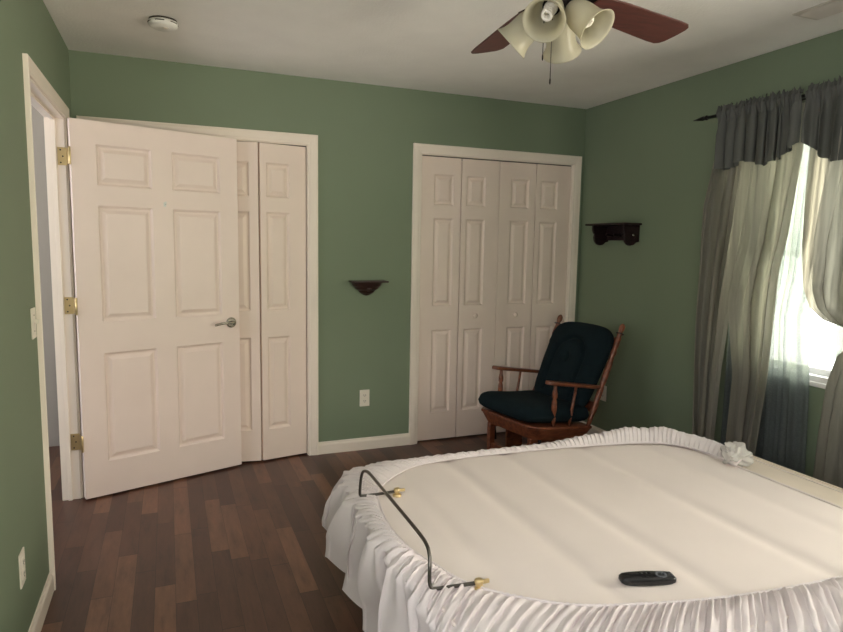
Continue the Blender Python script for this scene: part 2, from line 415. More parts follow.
# ------------------------------------------------------------------ windows
def window(name, tw, a0, a1, z0, z1, nsash, flip):
    """tw(a, d, z): a along wall, d outward depth from room face"""
    root = struct(empty(name, tw((a0+a1)/2, .05, z0)))
    o0 = Vector(tw((a0+a1)/2, .05, z0))
    def bx(bm, A0, A1, D0, D1, Z0, Z1):
        p = Vector(tw(A0, D0, Z0))-o0; q = Vector(tw(A1, D1, Z1))-o0
        box(bm, min(p.x, q.x), max(p.x, q.x), min(p.y, q.y), max(p.y, q.y), min(p.z, q.z), max(p.z, q.z))
    bm = B(); f = .045
    bx(bm, a0, a0+f, .0, .10, z0, z1); bx(bm, a1-f, a1, .0, .10, z0, z1)
    bx(bm, a0+f, a1-f, .0, .10, z1-f, z1); bx(bm, a0+f, a1-f, .0, .10, z0, z0+.03)
    mid = (a0+a1)/2
    if nsash == 2: bx(bm, mid-.035, mid+.035, .02, .10, z0+.03, z1-f)
    fr = bevel(link('window_frame', bm, 'window_frame', root), .002)
    spans = [(a0+f, a1-f)] if nsash == 1 else [(a0+f, mid-.035), (mid+.035, a1-f)]
    for s0, s1 in spans:
        zm = (z0+z1)/2
        for (zz0, zz1, dd) in ((z0+.03, zm+.015, .045), (zm-.015, z1-f, .075)):
            bm = B(); k = .032
            bx(bm, s0, s0+k, dd, dd+.028, zz0, zz1); bx(bm, s1-k, s1, dd, dd+.028, zz0, zz1)
            bx(bm, s0+k, s1-k, dd, dd+.028, zz0, zz0+k); bx(bm, s0+k, s1-k, dd, dd+.028, zz1-k, zz1)
            sh = bevel(link('sash', bm, 'window_frame', root), .002)
            bm = B(); bx(bm, s0+k, s1-k, dd+.012, dd+.016, zz0+k, zz1-k); link('pane', bm, 'glass', sh)
    bm = B(); bx(bm, a0-.05, a1+.05, -.012, .02, z0-.022, z0+.002); bevel(link('window_sill', bm, 'window_frame', root), .004)
    return root
window('window_1', lambda a, d, z: (W+d, a, z), *WIN, 2, 0)
window('added_side_window', lambda a, d, z: (W+d, a, z), *ADDED_SIDE, 2, 0)  # added out of view to light the left wall and doors
window('added_hall_window', lambda a, d, z: (-1.4-d, a, z), *ADDED_HALL, 2, 0)  # invented window, there only to brighten the hall
window('added_left_window', lambda a, d, z: (-d, a, z), *ADDED_LEFT, 1, 0)  # added out of view to light the foot of the bed skirt
window('added_rear_window', lambda a, d, z: (a, -D-d, z), *ADDED_REAR, 2, 0)  # added behind the camera to put light on the doors

# ------------------------------------------------------------------ bed base
bed = tag(empty('bed', (2.03, -2.36, 0)), 'cream upholstered bed base with no mattress, bare top showing inside the skirt', 'bed')
o0 = Vector((2.03, -2.36, 0))
X0, X1, XT, Y0, Y1 = 1.09, 2.98, 2.69, -3.04, -1.69
def rrect(x0, x1, y0, y1, rl, rr, n=8):
    pts = []
    for (cx, cy, rad, a) in ((x1-rr, y1-rr, rr, 0), (x0+rl, y1-rl, rl, 90), (x0+rl, y0+rl, rl, 180), (x1-rr, y0+rr, rr, 270)):
        for i in range(n+1):
            t = radians(a+90*i/n); pts.append((cx+rad*cos(t), cy+rad*sin(t)))
    return pts
def slab(bm, pts, z0, z1, rb=.012):
    rows = []
    cx = sum(p[0] for p in pts)/len(pts); cy = sum(p[1] for p in pts)/len(pts)
    for ins, z in ((0, z0), (0, z1-rb), (rb*.3, z1-rb*.3), (rb, z1)):
        row = []
        for x, y in pts:
            d = Vector((cx-x, cy-y)); d.normalize(); row.append(bm.verts.new((x+d.x*ins-o0.x, y+d.y*ins-o0.y, z)))
        rows.append(row)
    for a, b_ in zip(rows, rows[1:]): bridge(bm, a, b_)
    bm.faces.new(rows[0][::-1]); bm.faces.new(rows[-1]); return bm
link('frame', slab(B(), rrect(X0+.015, X1, Y0+.025, Y1-.015, .17, .25), .16, .462), 'bed_side', bed)
# deck: slightly hollow between the slats underneath
pts = rrect(X0, XT, Y0, Y1, .17, .06)
bm = B()
def deck_z(x, y):
    z = .506
    for sx, dp in ((1.30, .003), (1.555, .008), (1.83, .009), (2.21, .009), (2.5, .005)):
        z -= dp*math.exp(-((x-sx)/.035)**2)
    return z-.004*math.exp(-((x-1.95)/.9)**2-((y+2.36)/.6)**2)
nx, ny = 110, 24
def inside(u, v):
    x = X0+.012+(XT-.024-X0)*u; y = Y0+.012+(Y1-.024-Y0)*v
    # squeeze the corners round
    ccx = .10
    for cx, cy in ((X0+.18, Y1-.18), (X0+.18, Y0+.18)):
        if x < cx and ((cy > -2.3 and y > cy) or (cy < -2.3 and y < cy)):
            d = Vector((x-cx, y-cy)); m_ = max(abs(d.x), abs(d.y))
            if d.length > 1e-6: d = d*(m_/d.length); x, y = cx+d.x, cy+d.y
    return Vector((x-o0.x, y-o0.y, deck_z(x, y)))
grid(bm, inside, nx, ny)
link('deck_cover', bm, 'deck', bed, True)
bm = B(); slab(bm, pts, .458, .490, .004); link('deck_board', bm, 'bed_side', bed)
def loop_tube(name, pts, z, rad, m, parent):
    bm = B(); P = [Vector((x-o0.x, y-o0.y, z)) for x, y in pts]; n = len(P); rs = []
    for i in range(n):
        d = (P[(i+1) % n]-P[i-1]).normalized(); u = Vector((0, 0, 1)); rs.append(ring(bm, P[i], u, d.cross(u), rad, 8))
    for i in range(n): bridge(bm, rs[i], rs[(i+1) % n])
    return link(name, bm, m, parent, True)
loop_tube('piping', rrect(X0+.004, XT-.004, Y0+.004, Y1-.004, .17, .06, 8), .5035, .006, 'deck', bed)
loop_tube('piping', rrect(X0+.022, X1-.010, Y0+.032, Y1-.022, .17, .24, 10), .463, .005, 'bed_side', bed)
bm = B(); box(bm, X1-.045-o0.x, X1-.040-o0.x, -2.85-o0.y, -1.98-o0.y, .4615, .4645); link('seam', bm, 'deck', bed)
for x in (1.2, 2.86):
    for y in (-2.92, -1.84):
        link('leg', lathe(B(), (x-o0.x, y-o0.y, 0), (x-o0.x, y-o0.y, .16), [(0, .022), (.1, .025), (1, .03)], 16), 'black_plastic', bed)
# retaining bar bolted at the foot end
bar = [(1.225, -1.992, .523), (1.15, -1.990, .521), (1.098, -1.988, .521), (1.088, -1.988, .526), (1.086, -1.990, .54), (1.088, -1.994, .585), (1.092, -2.004, .615), (1.098, -2.03, .626), (1.10, -2.08, .628),
       (1.10, -2.3, .625), (1.100, -2.50, .622), (1.098, -2.58, .617), (1.094, -2.612, .60), (1.090, -2.625, .575), (1.088, -2.63, .54), (1.092, -2.635, .524), (1.105, -2.638, .521), (1.15, -2.645, .522), (1.215, -2.652, .523)]
bm = B(); tube(bm, [Vector(p)-o0 for p in smooth_path(bar, 4)], .0052, 10); link('retainer_bar', bm, 'steel', bed, True)
for x, y in ((1.225, -1.992), (1.220, -2.655)):
    bm = B(); c = Vector((x, y, .502))-o0
    lathe(bm, c, c+Vector((0, 0, .012)), [(0, .016), (.7, .016), (1, .012)], 18)
    lathe(bm, c+Vector((0, 0, .012)), c+Vector((0, 0, .034)), [(0, .008), (.5, .013), (.85, .012), (1, .006)], 14)
    box(bm, c.x+.004, c.x+.030, c.y-.004, c.y+.004, c.z+.018, c.z+.028)
    bevel(link('brass_bolt', bm, 'brass', bed, True), .001)

# bed skirt
ST = [((2.66, -2.19), (2.95, -2.03, .47), (3.02, -2.02, .20)),
      ((2.685, -2.04), (2.93, -1.88, .475), (3.00, -1.82, .17)),
      ((2.64, -1.90), (2.82, -1.75, .50), (2.88, -1.62, .15)),
      ((2.50, -1.80), (2.60, -1.665, .52), (2.62, -1.55, .13)),
      ((2.10, -1.740), (2.10, -1.655, .505), (2.1, -1.56, .13)),
      ((1.71, -1.715), (1.70, -1.655, .505), (1.7, -1.54, .13)),
      ((1.47, -1.725), (1.42, -1.655, .507), (1.40, -1.50, .15)),
      ((1.34, -1.770), (1.25, -1.655, .51), (1.20, -1.52, .27)),
      ((1.20, -1.895), (1.105, -1.72, .51), (1.075, -1.57, .30)),
      ((1.15, -2.00), (1.065, -1.90, .50), (1.055, -1.78, .24)),
      ((1.115, -2.216), (1.055, -2.12, .50), (1.06, -2.03, .17)),
      ((1.12, -2.38), (1.052, -2.34, .50), (1.07, -2.30, .13)),
      ((1.15, -2.49), (1.052, -2.55, .50), (1.07, -2.56, .12)),
      ((1.214, -2.65), (1.056, -2.80, .50), (1.07, -2.84, .12)),
      ((1.383, -2.80), (1.11, -2.99, .50), (1.06, -3.06, .12)),
      ((1.57, -2.87), (1.30, -3.08, .495), (1.28, -3.13, .12)),
      ((1.85, -2.93), (1.68, -3.09, .495), (1.67, -3.14, .12)),
      ((2.2, -2.96), (2.12, -3.09, .495), (2.12, -3.14, .12)),
      ((2.6, -2.97), (2.6, -3.09, .495), (2.6, -3.14, .12)),
      ((2.88, -2.96), (2.93, -3.06, .47), (2.95, -3.13, .12))]
I_ = [Vector((a[0], a[1], .5115 if 2 < k < 19 else .5 if k > 18 else (.505, .5125, .514)[k])) for k, (a, e, h) in enumerate(ST)]
I_[0].z = .515
E_ = [Vector(e) for a, e, h in ST]; H_ = [Vector(h) for a, e, h in ST]
# dense resample by arclength
K = 24; raw = [(cr(I_, t/K), cr(E_, t/K), cr(H_, t/K)) for t in range((len(ST)-1)*K+1)]
acc = [0]
for a, b_ in zip(raw, raw[1:]): acc.append(acc[-1]+(b_[1]-a[1]).length)
TOT = acc[-1]; NU = 2200; NV = 30
rng = random.Random(3)
ph = [rng.uniform(0, 6.28) for _ in range(40)]
def sample(s):
    import bisect
    i = min(max(bisect.bisect_right(acc, s)-1, 0), len(acc)-2); f = (s-acc[i])/(acc[i+1]-acc[i])
    return [raw[i][k].lerp(raw[i+1][k], f) for k in range(3)]
def wob(s, base, k0):
    return s/base*2*pi + 1.3*sin(s*2.3+ph[k0])+.9*sin(s*5.7+ph[k0+1])
bm = B(); rows = []
for i in range(NU+1):
    s = TOT*i/NU; a, e, h = sample(s)
    a2, e2, h2 = sample(min(s+.01, TOT)); a1, e1, h1 = sample(max(s-.01, 0))
    tan = (e2-e1); tan.z = 0; tan.normalize(); out = Vector((tan.y, -tan.x, 0))
    if out.dot(e-Vector((2.0, -2.36, e.z))) < 0: out = -out
    fine = sin(wob(s, .017, 0)); fine2 = sin(wob(s, .026, 3)); mid = sin(wob(s, .055, 6)); big = sin(wob(s, .165, 9)); big2 = sin(wob(s, .31, 12))
    row = []
    for j in range(NV+1):
        v = j/NV
        if v < .35:
            t = v/.35; p = a.lerp(e, t); L = (e-a).length
            p.z = a.z*(1-t)+e.z*t + (.020 if s > .8 else .026)*sin(pi*min(1, t*1.05))**.8*(1-.35*t)
            amp = min(1, t*5+.25)
            far = min(1, max(.35, (s-1.6)/1.5))
            nz = noise.noise(Vector((s*48, t*3.2, 1.7)))+.7*noise.noise(Vector((s*95, t*7, 5.1)))
            p.z += amp*far*(.0020*fine*(1-t*.6)+.0055*fine2*(1-t*.5)+.0095*nz+.009*mid*t)
            p += tan*(.004*fine2*amp)
            if s < 1.15:      # loose puff on the far right run
                p.z += .030*sin(pi*t)*max(0, sin(pi*min(1, s/1.15)))*(.85+.15*big2)
        else:
            t = (v-.35)/.65
            p = e.lerp(h, t); p.z = e.z+(h.z-e.z)*t
            ez = math.exp(-t*6)
            nz = noise.noise(Vector((s*48, 3.2+t*6, 1.7)))
            p += out*(.014*nz*ez+.020*(big*.5+noise.noise(Vector((s*11, 4, 2))))*sin(pi*min(1, t*1.5))); p.z += .005*nz*ez
            amp = .008+.046*min(1, t*1.6)
            p += out*(.004+amp*(.62*big+.30*big2+.7*noise.noise(Vector((s*7, t*.9, 9))))+.004*fine2*(1-t)*ez+.009*mid*(1-t)+.010*noise.noise(Vector((s*16, t*2.5, 3))))
            p += tan*(amp*.55*sin(wob(s, .165, 9)*2+.6))
            p.z += .008*big*t
        row.append(bm.verts.new(p))
    rows.append(row)
for A, B_ in zip(rows, rows[1:]):
    for j in range(NV): bm.faces.new((A[j], B_[j], B_[j+1], A[j+1]))
sk = tag(link('bed_skirt', bm, 'skirt', None, True), 'white gathered bed skirt with an elastic edge pulled round the bare bed base', 'bed skirt')
# elastic band: part of the skirt
bm = B(); P = []
for i in range(700):
    s = TOT*i/699; a, e, h = sample(s); P.append(a+Vector((0, 0, .001+.0016*sin(s/.016*2*pi))))
tube(bm, P, .0045, 6); link('elastic_edge', bm, 'skirt', sk, True)
# bunched end of the skirt at the far right corner
bm = B()
def bunch(u, v):
    t = u*2*pi; q = v*pi
    d_ = Vector((sin(q)*cos(t), sin(q)*sin(t), cos(q))); rr_ = 1+.55*noise.noise(d_*1.9+Vector((3, 1, 0)))+.13*sin(3*t+7*q+4*noise.noise(d_*1.5))+.05*sin(7*t-5*q)
    x = sin(q)*cos(t)*.115*rr_; y = sin(q)*sin(t)*.055*rr_; z = cos(q)*.036*rr_
    ax = Vector((.72, .69, 0)); ay = Vector((-.69, .72, 0))
    return Vector((2.765, -2.09, .522))+ax*x+ay*y+Vector((0, 0, z))
grid(bm, bunch, 120, 60, True)
bmesh.ops.remove_doubles(bm, verts=bm.verts, dist=1e-4)
link('bunched_end', bm, 'tulle', sk, True)

# remote control
rm = tag(empty('remote_control', (1.672, -2.782, .5165), radians(-17)), 'slim black remote control lying on the bare cream bed base', 'remote control')
bm = B()
L, Wd = .155, .046
def body(u, v):
    t = u*2*pi; c, s_ = cos(t), sin(t); e = .35
    x = L/2*math.copysign(abs(c)**e, c); y = Wd/2*math.copysign(abs(s_)**e, s_)*(1+.10*cos(pi*x/(L/2)))
    q = v; k = [.0, .90, 1.0, 1.0, .93, 0][int(round(q*5))]; z = [-.010, -.010, -.005, .004, .009, .0100][int(round(q*5))]
    return Vector((x*k, y*k, z))
grid(bm, body, 48, 5, True); bmesh.ops.remove_doubles(bm, verts=bm.verts, dist=1e-6)
link('casing', bm, 'black_plastic', rm, True)
bm = B(); n = 20; R1 = .016
for k in range(n):
    a0_, a1_ = 2*pi*k/n, 2*pi*(k+1)/n
    q = [(.038+R1*cos(a)*rr2, R1*sin(a)*rr2) for a, rr2 in ((a0_, 1), (a1_, 1), (a1_, .6), (a0_, .6))]
    vs = [bm.verts.new((x, y, z)) for z in (.0085, .0112) for x, y in q]
    for f in ((0, 1, 2, 3), (4, 7, 6, 5), (0, 4, 5, 1), (2, 6, 7, 3)): bm.faces.new([vs[i] for i in f])
link('ring_button', bm, 'button', rm)
for k in range(6):
    x = .008-.013*(k//2) ; y = -.010+.020*(k % 2)
    bm = B(); box(bm, x-.004, x+.004, y-.004, y+.004, .009, .0112); bevel(link('button', bm, 'black_plastic', rm), .001)
for k in range(3):
    bm = B(); box(bm, .064, .069, -.012+.010*k, -.006+.010*k, .0088, .0108); bevel(link('button', bm, 'button', rm), .001)

# ------------------------------------------------------------------ glider rocking chair
ch = tag(empty('glider_chair', (2.677, -.608, 0), radians(189.6)), 'honey oak glider rocking chair with dark green tufted cushions in the far right corner', 'chair')
def P3(x, y, z): return Vector((x, y, z))
# pedestal base
for sy in (-.20, .20):
    bm = B(); box(bm, -.27, .24, sy-.02, sy+.02, .0, .045); bevel(link('base_rail', bm, 'oak', ch), .006)
    for x in (.20, -.20):
        bm = B(); box(bm, x-.022, x+.022, sy-.016, sy+.016, .045, .225); bevel(link('base_post', bm, 'oak', ch), .005)
    bm = B(); box(bm, -.22, .22, sy-.018, sy+.018, .215, .245); bevel(link('base_top_rail', bm, 'oak', ch), .005)
    bm = B(); box(bm, -.07, .07, sy-.008, sy+.008, .045, .215); bevel(link('base_panel', bm, 'oak', ch), .003)
    for x in (.14, -.14):
        s2 = sy*(1.13)
        bm = B(); lathe(bm, (x, s2, .115), (x+.02, s2, .262), [(0, .010), (1, .010)], 10); link('glide_arm', bm, 'bronze', ch, True)
for x, z in ((.20, .09), (-.20, .09), (0, .19)):
    bm = B(); box(bm, x-.012, x+.012, -.182, .182, z-.022, z+.022); bevel(link('stretcher', bm, 'oak', ch), .004)
# seat tray: bevelled apron, tilted back
def tilt(x, z): return z+(x-.25)*.11
def tray_pt(x, y, z): return Vector((x, y, tilt(x, z)))
bm = B(); rows = []
for ins, z in ((.030, .250), (.022, .268), (.0, .318), (-.006, .322), (-.006, .336), (.004, .340)):
    x0, x1, y_ = -.225+ins, .255-ins, .278-ins
    c = .05
    poly = [(x0, -y_), (x1-c, -y_), (x1, -y_+c), (x1, y_-c), (x1-c, y_), (x0, y_)]
    rows.append([bm.verts.new(tray_pt(x, y, z)) for x, y in poly])
for a, b_ in zip(rows, rows[1:]): bridge(bm, a, b_)
bm.faces.new(rows[0][::-1]); bm.faces.new(rows[-1]); bevel(link('seat_frame', bm, 'oak', ch), .003)
# cushions
def pillow(name, cx, nrm, ux, uy, hw, hh, t, shape, relief, parent, nu=60, nv=60, pw=3.0, n=5.0):
    bm = B(); sides = []
    for sgn in (1, -1):
        g = {}
        for i in range(nu+1):
            for j in range(nv+1):
                u, v = i/nu*2-1, j/nv*2-1
                # square -> rounded square
                m_ = max(abs(u), abs(v)); L_ = (abs(u)**n+abs(v)**n)**(1/n) if m_ > 0 else 1
                k = m_/L_ if m_ > 0 else 1
                uu, vv = u*k, v*k
                X, Y_ = shape(uu, vv); edge = (1-m_**pw); h = t/2*max(0, edge)**.45*(1 if sgn > 0 else .75)
                if sgn > 0: h += relief(uu, vv)*max(0, edge)**.5
                p = cx+ux*(X*hw)+uy*(Y_*hh)+nrm*(h*sgn); g[i, j] = bm.verts.new(p)
        for i in range(nu):
            for j in range(nv): bm.faces.new((g[i, j], g[i+1, j], g[i+1, j+1], g[i, j+1]))
    bmesh.ops.remove_doubles(bm, verts=bm.verts, dist=5e-5)
    return link(name, bm, 'cushion', parent, True)
def seat_rel(u, v):
    return -.006*math.exp(-((v)/.05)**2)*.0+.006*sin(3*u+1)*cos(4*v)-.010*math.exp(-((abs(u)-.93)/.04)**2)
a = math.atan(.11)
pillow('seat_cushion', tray_pt(.020, 0, .398), Vector((-sin(a), 0, cos(a))), Vector((cos(a), 0, sin(a))), Vector((0, 1, 0)), .285, .275, .15, lambda u, v: (u, v), seat_rel, ch, pw=5.0, n=7.0)
bk0, bk1 = Vector((-.205, 0, .345)), Vector((-.470, 0, .885)); up = (bk1-bk0); bl = up.length; up.normalize()
nb = Vector((up.z, 0, -up.x))
def back_shape(u, v):        # u across, v up
    w = 1.03+.07*v
    vv = v
    if v > .3:
        vv = v-.09*abs(u)**2.2*(v-.3)/.7
        w -= .05*((v-.3)/.7)**4
    return (u*w, vv)
def back_rel(u, v):
    d = 0
    # arched inset panel
    q = abs(u)/.50 if v < .05 else math.hypot(u/.50, (v-.05)/.52)
    if v > -.75: d -= .032*math.exp(-((q-1)/.10)**2)
    d -= .03*math.exp(-(u/.08)**2-((v-.10)/.08)**2)
    d -= .010*math.exp(-(u/.08)**2-((v+.40)/.08)**2)
    d -= .012*math.exp(-((v+.62)/.05)**2)*(1 if abs(u) < .5 else .6)
    return d
pillow('back_cushion', (bk0+bk1)/2+Vector((0, .012, 0))+nb*.035, nb, Vector((0, 1, 0)), up, .250, bl/2, .16, back_shape, back_rel, ch, 90, 90, n=6.0)
for x, z in ((0, .10), (0, -.40)):
    c = (bk0+bk1)/2+nb*.086+up*(z*bl/2); link('button', lathe(B(), c-nb*.006, c+nb*.004, [(0, .012), (.6, .011), (1, .004)], 14), 'cushion', ch, True)
# posts, rails, arms
PB, PT = Vector((-.198, .278, .285)), Vector((-.472, .283, .928))
TURN = [(0, .013), (.08, .015), (.16, .018), (.22, .014), (.25, .018), (.30, .019), (.36, .019), (.40, .015), (.43, .019), (.52, .020), (.62, .018), (.68, .014), (.70, .020), (.73, .020), (.75, .014), (.79, .019), (.85, .017), (.885, .013), (.90, .020), (.915, .013), (.945, .019), (.975, .018), (.99, .012), (1, .003)]
for sy in (1, -1):
    f = lambda p: Vector((p.x, p.y*sy, p.z))
    link('back_post', lathe(B(), f(PB), f(PT), TURN, 18), 'oak', ch, True)
    # arm: flat board with a rounded front
    A0, A1 = Vector((.150, .262*sy, .600)), Vector((-.290, .272*sy, .528))
    d = (A1-A0); L_ = d.length; d.normalize(); n_ = Vector((d.z, 0, -d.x)); n_ = n_ if n_.z > 0 else -n_
    bm = B(); pts = []
    for t, w in ((0, .012), (.03, .026), (.08, .032), (.2, .031), (.6, .026), (1, .020)): pts.append((t, w))
    poly = [A0+d*(t*L_)+Vector((0, w, 0)) for t, w in pts]+[A0+d*(t*L_)-Vector((0, w, 0)) for t, w in pts[::-1]]
    prism(bm, [p-n_*.011 for p in poly], n_*.022); bevel(link('armrest', bm, 'oak', ch), .006, 3)
    SP = [(0, .010), (.1, .013), (.22, .015), (.3, .011), (.36, .016), (.46, .018), (.6, .016), (.66, .011), (.70, .017), (.78, .018), (.88, .012), (1, .010)]
    link('arm_spindle', lathe(B(), (.085, .262*sy, tilt(.085, .33)), (.078, .262*sy, .583), [(t, r*.95) for t, r in SP], 16), 'oak', ch, True)
    link('arm_spindle', lathe(B(), (-.045, .264*sy, tilt(-.045, .33)), (-.095, .265*sy, .552), [(0, .008), (.3, .010), (.6, .009), (1, .008)], 12), 'oak', ch, True)
    bm = B(); c = PB.lerp(PT, .90); c = f(c); ax = (f(PT)-f(PB)).normalized(); u, v = frame(ax)
    pr = [c+u*(.023*cos(t))+v*(.023*sin(t)) for t in [2*pi*i/24 for i in range(25)]]
    tube(bm, pr, .004, 6); link('cushion_tie', bm, 'black_plastic', ch, True)
for t in (.16, .80):
    c0 = PB.lerp(PT, t); bm = B()
    bmw = [Vector((c0.x-.0, -.265, c0.z-.03)), Vector((c0.x-.03, 0, c0.z-.03)), Vector((c0.x-.0, .265, c0.z-.03))]
    P = smooth_path(bmw, 8); rows = []
    for p in P: rows.append([bm.verts.new(p+Vector(q)) for q in ((-.039, 0, 0), (-.021, 0, 0), (-.046, 0, .06), (-.064, 0, .06))])
    for A, B_ in zip(rows, rows[1:]):
        for i in range(4): bm.faces.new((A[i], A[(i+1) % 4], B_[(i+1) % 4], B_[i]))
    bm.faces.new(rows[0]); bm.faces.new(rows[-1]); link('back_rail', bm, 'oak', ch)
for k in range(4):
    y = -.165+.11*k; p0 = PB.lerp(PT, .20); p1 = PB.lerp(PT, .78)
    link('back_spindle', lathe(B(), (p0.x-.057, y, p0.z+.02), (p1.x-.057, y, p1.z), [(0, .007), (.5, .010), (1, .007)], 10), 'oak', ch, True)

# ------------------------------------------------------------------ wall shelves
sh = tag(empty('wall_shelf', (1.708, 0, 1.16)), 'small dark carved bracket shelf alone on the green wall between the closets', 'shelf')
bm = B()
def tier(bm, w, d, z0, z1): box(bm, -w, w, -d, -.0005, z0, z1)
tier(bm, .124, .105, -.003, .008); bevel(link('top_board', bm, 'mahogany', sh), .003)
bm = B()
def body2(u, v):
    t = u*pi
    prof = [(0, .108, .095), (.12, .100, .088), (.25, .097, .084), (.35, .085, .076), (.5, .076, .068), (.62, .056, .052), (.75, .050, .046), (.85, .035, .032), (.94, .022, .022), (1, .004, .006)]
    for (a0_, w0, d0), (a1_, w1, d1) in zip(prof, prof[1:]):
        if v <= a1_+1e-9: f = (v-a0_)/(a1_-a0_); w = w0+(w1-w0)*f; d = d0+(d1-d0)*f; break
    return Vector((-w*cos(t), -max(.0005, d*sin(t)**.8 if sin(t) > 0 else .0005), -.003-.092*v))
grid(bm, body2, 28, 30); link('carved_bracket', bm, 'mahogany', sh)
bm = B(); lathe(bm, (0, -.060, -.045), (0, -.078, -.050), [(0, .02), (.6, .014), (1, .003)], 12); link('rosette', bm, 'mahogany', sh, True)

s2 = tag(empty('wall_shelf', (W, -.47, 1.57)), 'near-black peg shelf with two rounded brackets on the right wall above the chair', 'shelf')
bm = B(); box(bm, -.150, -.0005, -.205, .215, -.004, .010); bevel(link('top_board', bm, 'shelf_black', s2), .003)
def bracket(y):
    pr = [(-.001, 0), (-.135, 0), (-.135, -.03), (-.128, -.05), (-.118, -.062), (-.122, -.085), (-.115, -.112), (-.095, -.132), (-.07, -.138), (-.045, -.132), (-.025, -.115), (-.001, -.11)]
    bm = B(); prism(bm, [(x, y, z-.004) for x, z in pr], (0, .02, 0)); return bevel(link('bracket', bm, 'shelf_black', s2), .003)
bracket(-.185); bracket(.135)
bm = B(); box(bm, -.018, -.0005, -.165, .135, -.105, -.004); bevel(link('back_board', bm, 'shelf_black', s2), .002)
for y in (-.10, -.015, .07):
    bm = B(); lathe(bm, (-.018, y, -.075), (-.075, y, -.066), [(0, .007), (.6, .006), (.8, .010), (.95, .010), (1, .005)], 12); link('peg', bm, 'shelf_black', s2, True)
bm = B(); lathe(bm, (-.06, .155, -.072), (-.06, .185, -.072), [(0, .006), (.5, .006), (.8, .010), (1, .006)], 12); link('peg', bm, 'shelf_black', s2, True)
bm = B(); lathe(bm, (-.06, -.185, -.072), (-.06, -.200, -.072), [(0, .008), (.5, .009), (1, .004)], 12); link('bracket_cap', bm, 'nickel', s2, True)

# ------------------------------------------------------------------ outlets and switch
def plate(name, tw, label, cat, switch=False, group=None):
    o = Vector(tw(0, 0, 0)); root = tag(empty(name, o), label, cat, group)
    def bx(bm, a0, a1, d0, d1, z0, z1):
        p = Vector(tw(a0, d0, z0))-o; q = Vector(tw(a1, d1, z1))-o
        box(bm, min(p.x, q.x), max(p.x, q.x), min(p.y, q.y), max(p.y, q.y), min(p.z, q.z), max(p.z, q.z))
    bm = B(); bx(bm, -.035, .035, .0003, .006, -.0575, .0575); bevel(link('cover_plate', bm, 'plate', root), .003, 3)
    if switch:
        bm = B(); bx(bm, -.005, .005, .005, .020, -.002, .014); bevel(link('toggle', bm, 'plate', root), .002)
        for z in (-.03, .03):
            bm = B(); bx(bm, -.0025, .0025, .005, .0068, z-.0025, z+.0025); link('screw', bm, 'slot', root)
    else:
        for z in (-.020, .020):
            bm = B(); bx(bm, -.017, .017, .005, .0085, z-.0145, z+.0145); r_ = bevel(link('receptacle', bm, 'plate', root), .005, 3)
            bm = B(); bx(bm, -.008, -.005, .008, .0090, z-.003, z+.007); bx(bm, .005, .008, .008, .0090, z-.003, z+.006); bx(bm, -.002, .002, .008, .0090, z-.010, z-.006)
            link('slot', bm, 'slot', r_)
    return root
plate('wall_outlet', lambda a, d, z: (1.70+a, -d, .362+z), 'ivory wall outlet on the green wall between the two closets', 'outlet')
plate('wall_outlet', lambda a, d, z: (W-d, -.365+a, .355+z), 'wall outlet on the right wall just behind the glider chair', 'outlet')
plate('wall_outlet', lambda a, d, z: (d, -1.757+a, .335+z), 'ivory wall outlet low on the left wall near the doorway', 'outlet')
plate('light_switch', lambda a, d, z: (d, -1.362+a, 1.098+z), 'ivory toggle light switch on the left wall beside the doorway casing', 'switch', True)

# smoke detector
sd = tag(empty('smoke_detector', (.483, -.731, H)), 'round white smoke detector on the ceiling near the entry door', 'smoke detector')
link('mounting_base', lathe(B(), (0, 0, -.0005), (0, 0, -.010), [(0, .062), (1, .062)], 36), 'slot', sd, True)
link('cover', lathe(B(), (0, 0, -.009), (0, 0, -.040), [(0, .064), (.3, .066), (.65, .064), (.85, .054), (1, .044)], 36), 'white_plastic', sd, True)
link('test_button', lathe(B(), (.012, -.02, -.039), (.012, -.02, -.044), [(0, .013), (.6, .013), (1, .009)], 20), 'plate', sd, True)
for k in range(6):
    a_ = k*pi/3+.3; c = Vector((.0655*cos(a_), .0655*sin(a_), -.018)); tn = Vector((-sin(a_), cos(a_), 0))
    bm = B(); tube(bm, [c-tn*.02+Vector((-cos(a_)*.003, -sin(a_)*.003, 0)), c, c+tn*.02+Vector((-cos(a_)*.003, -sin(a_)*.003, 0))], .0025, 6); link('vent_slot', bm, 'slot', sd)

# ceiling register
vt = tag(empty('ceiling_vent', (3.105, -2.14, H)), 'flat painted metal air register on the ceiling by the curtains', 'vent')
bm = B(); box(bm, -.078, .078, -.155, .155, -.006, -.0005); bevel(link('frame', bm, 'vent', vt), .003)
for k in range(7):
    x = -.051+.017*k; bm = B(); prism(bm, [(x, -.135, -.006), (x+.010, -.135, -.012), (x+.012, -.135, -.011), (x+.003, -.135, -.005)], (0, .27, 0)); link('louvre', bm, 'vent', vt)

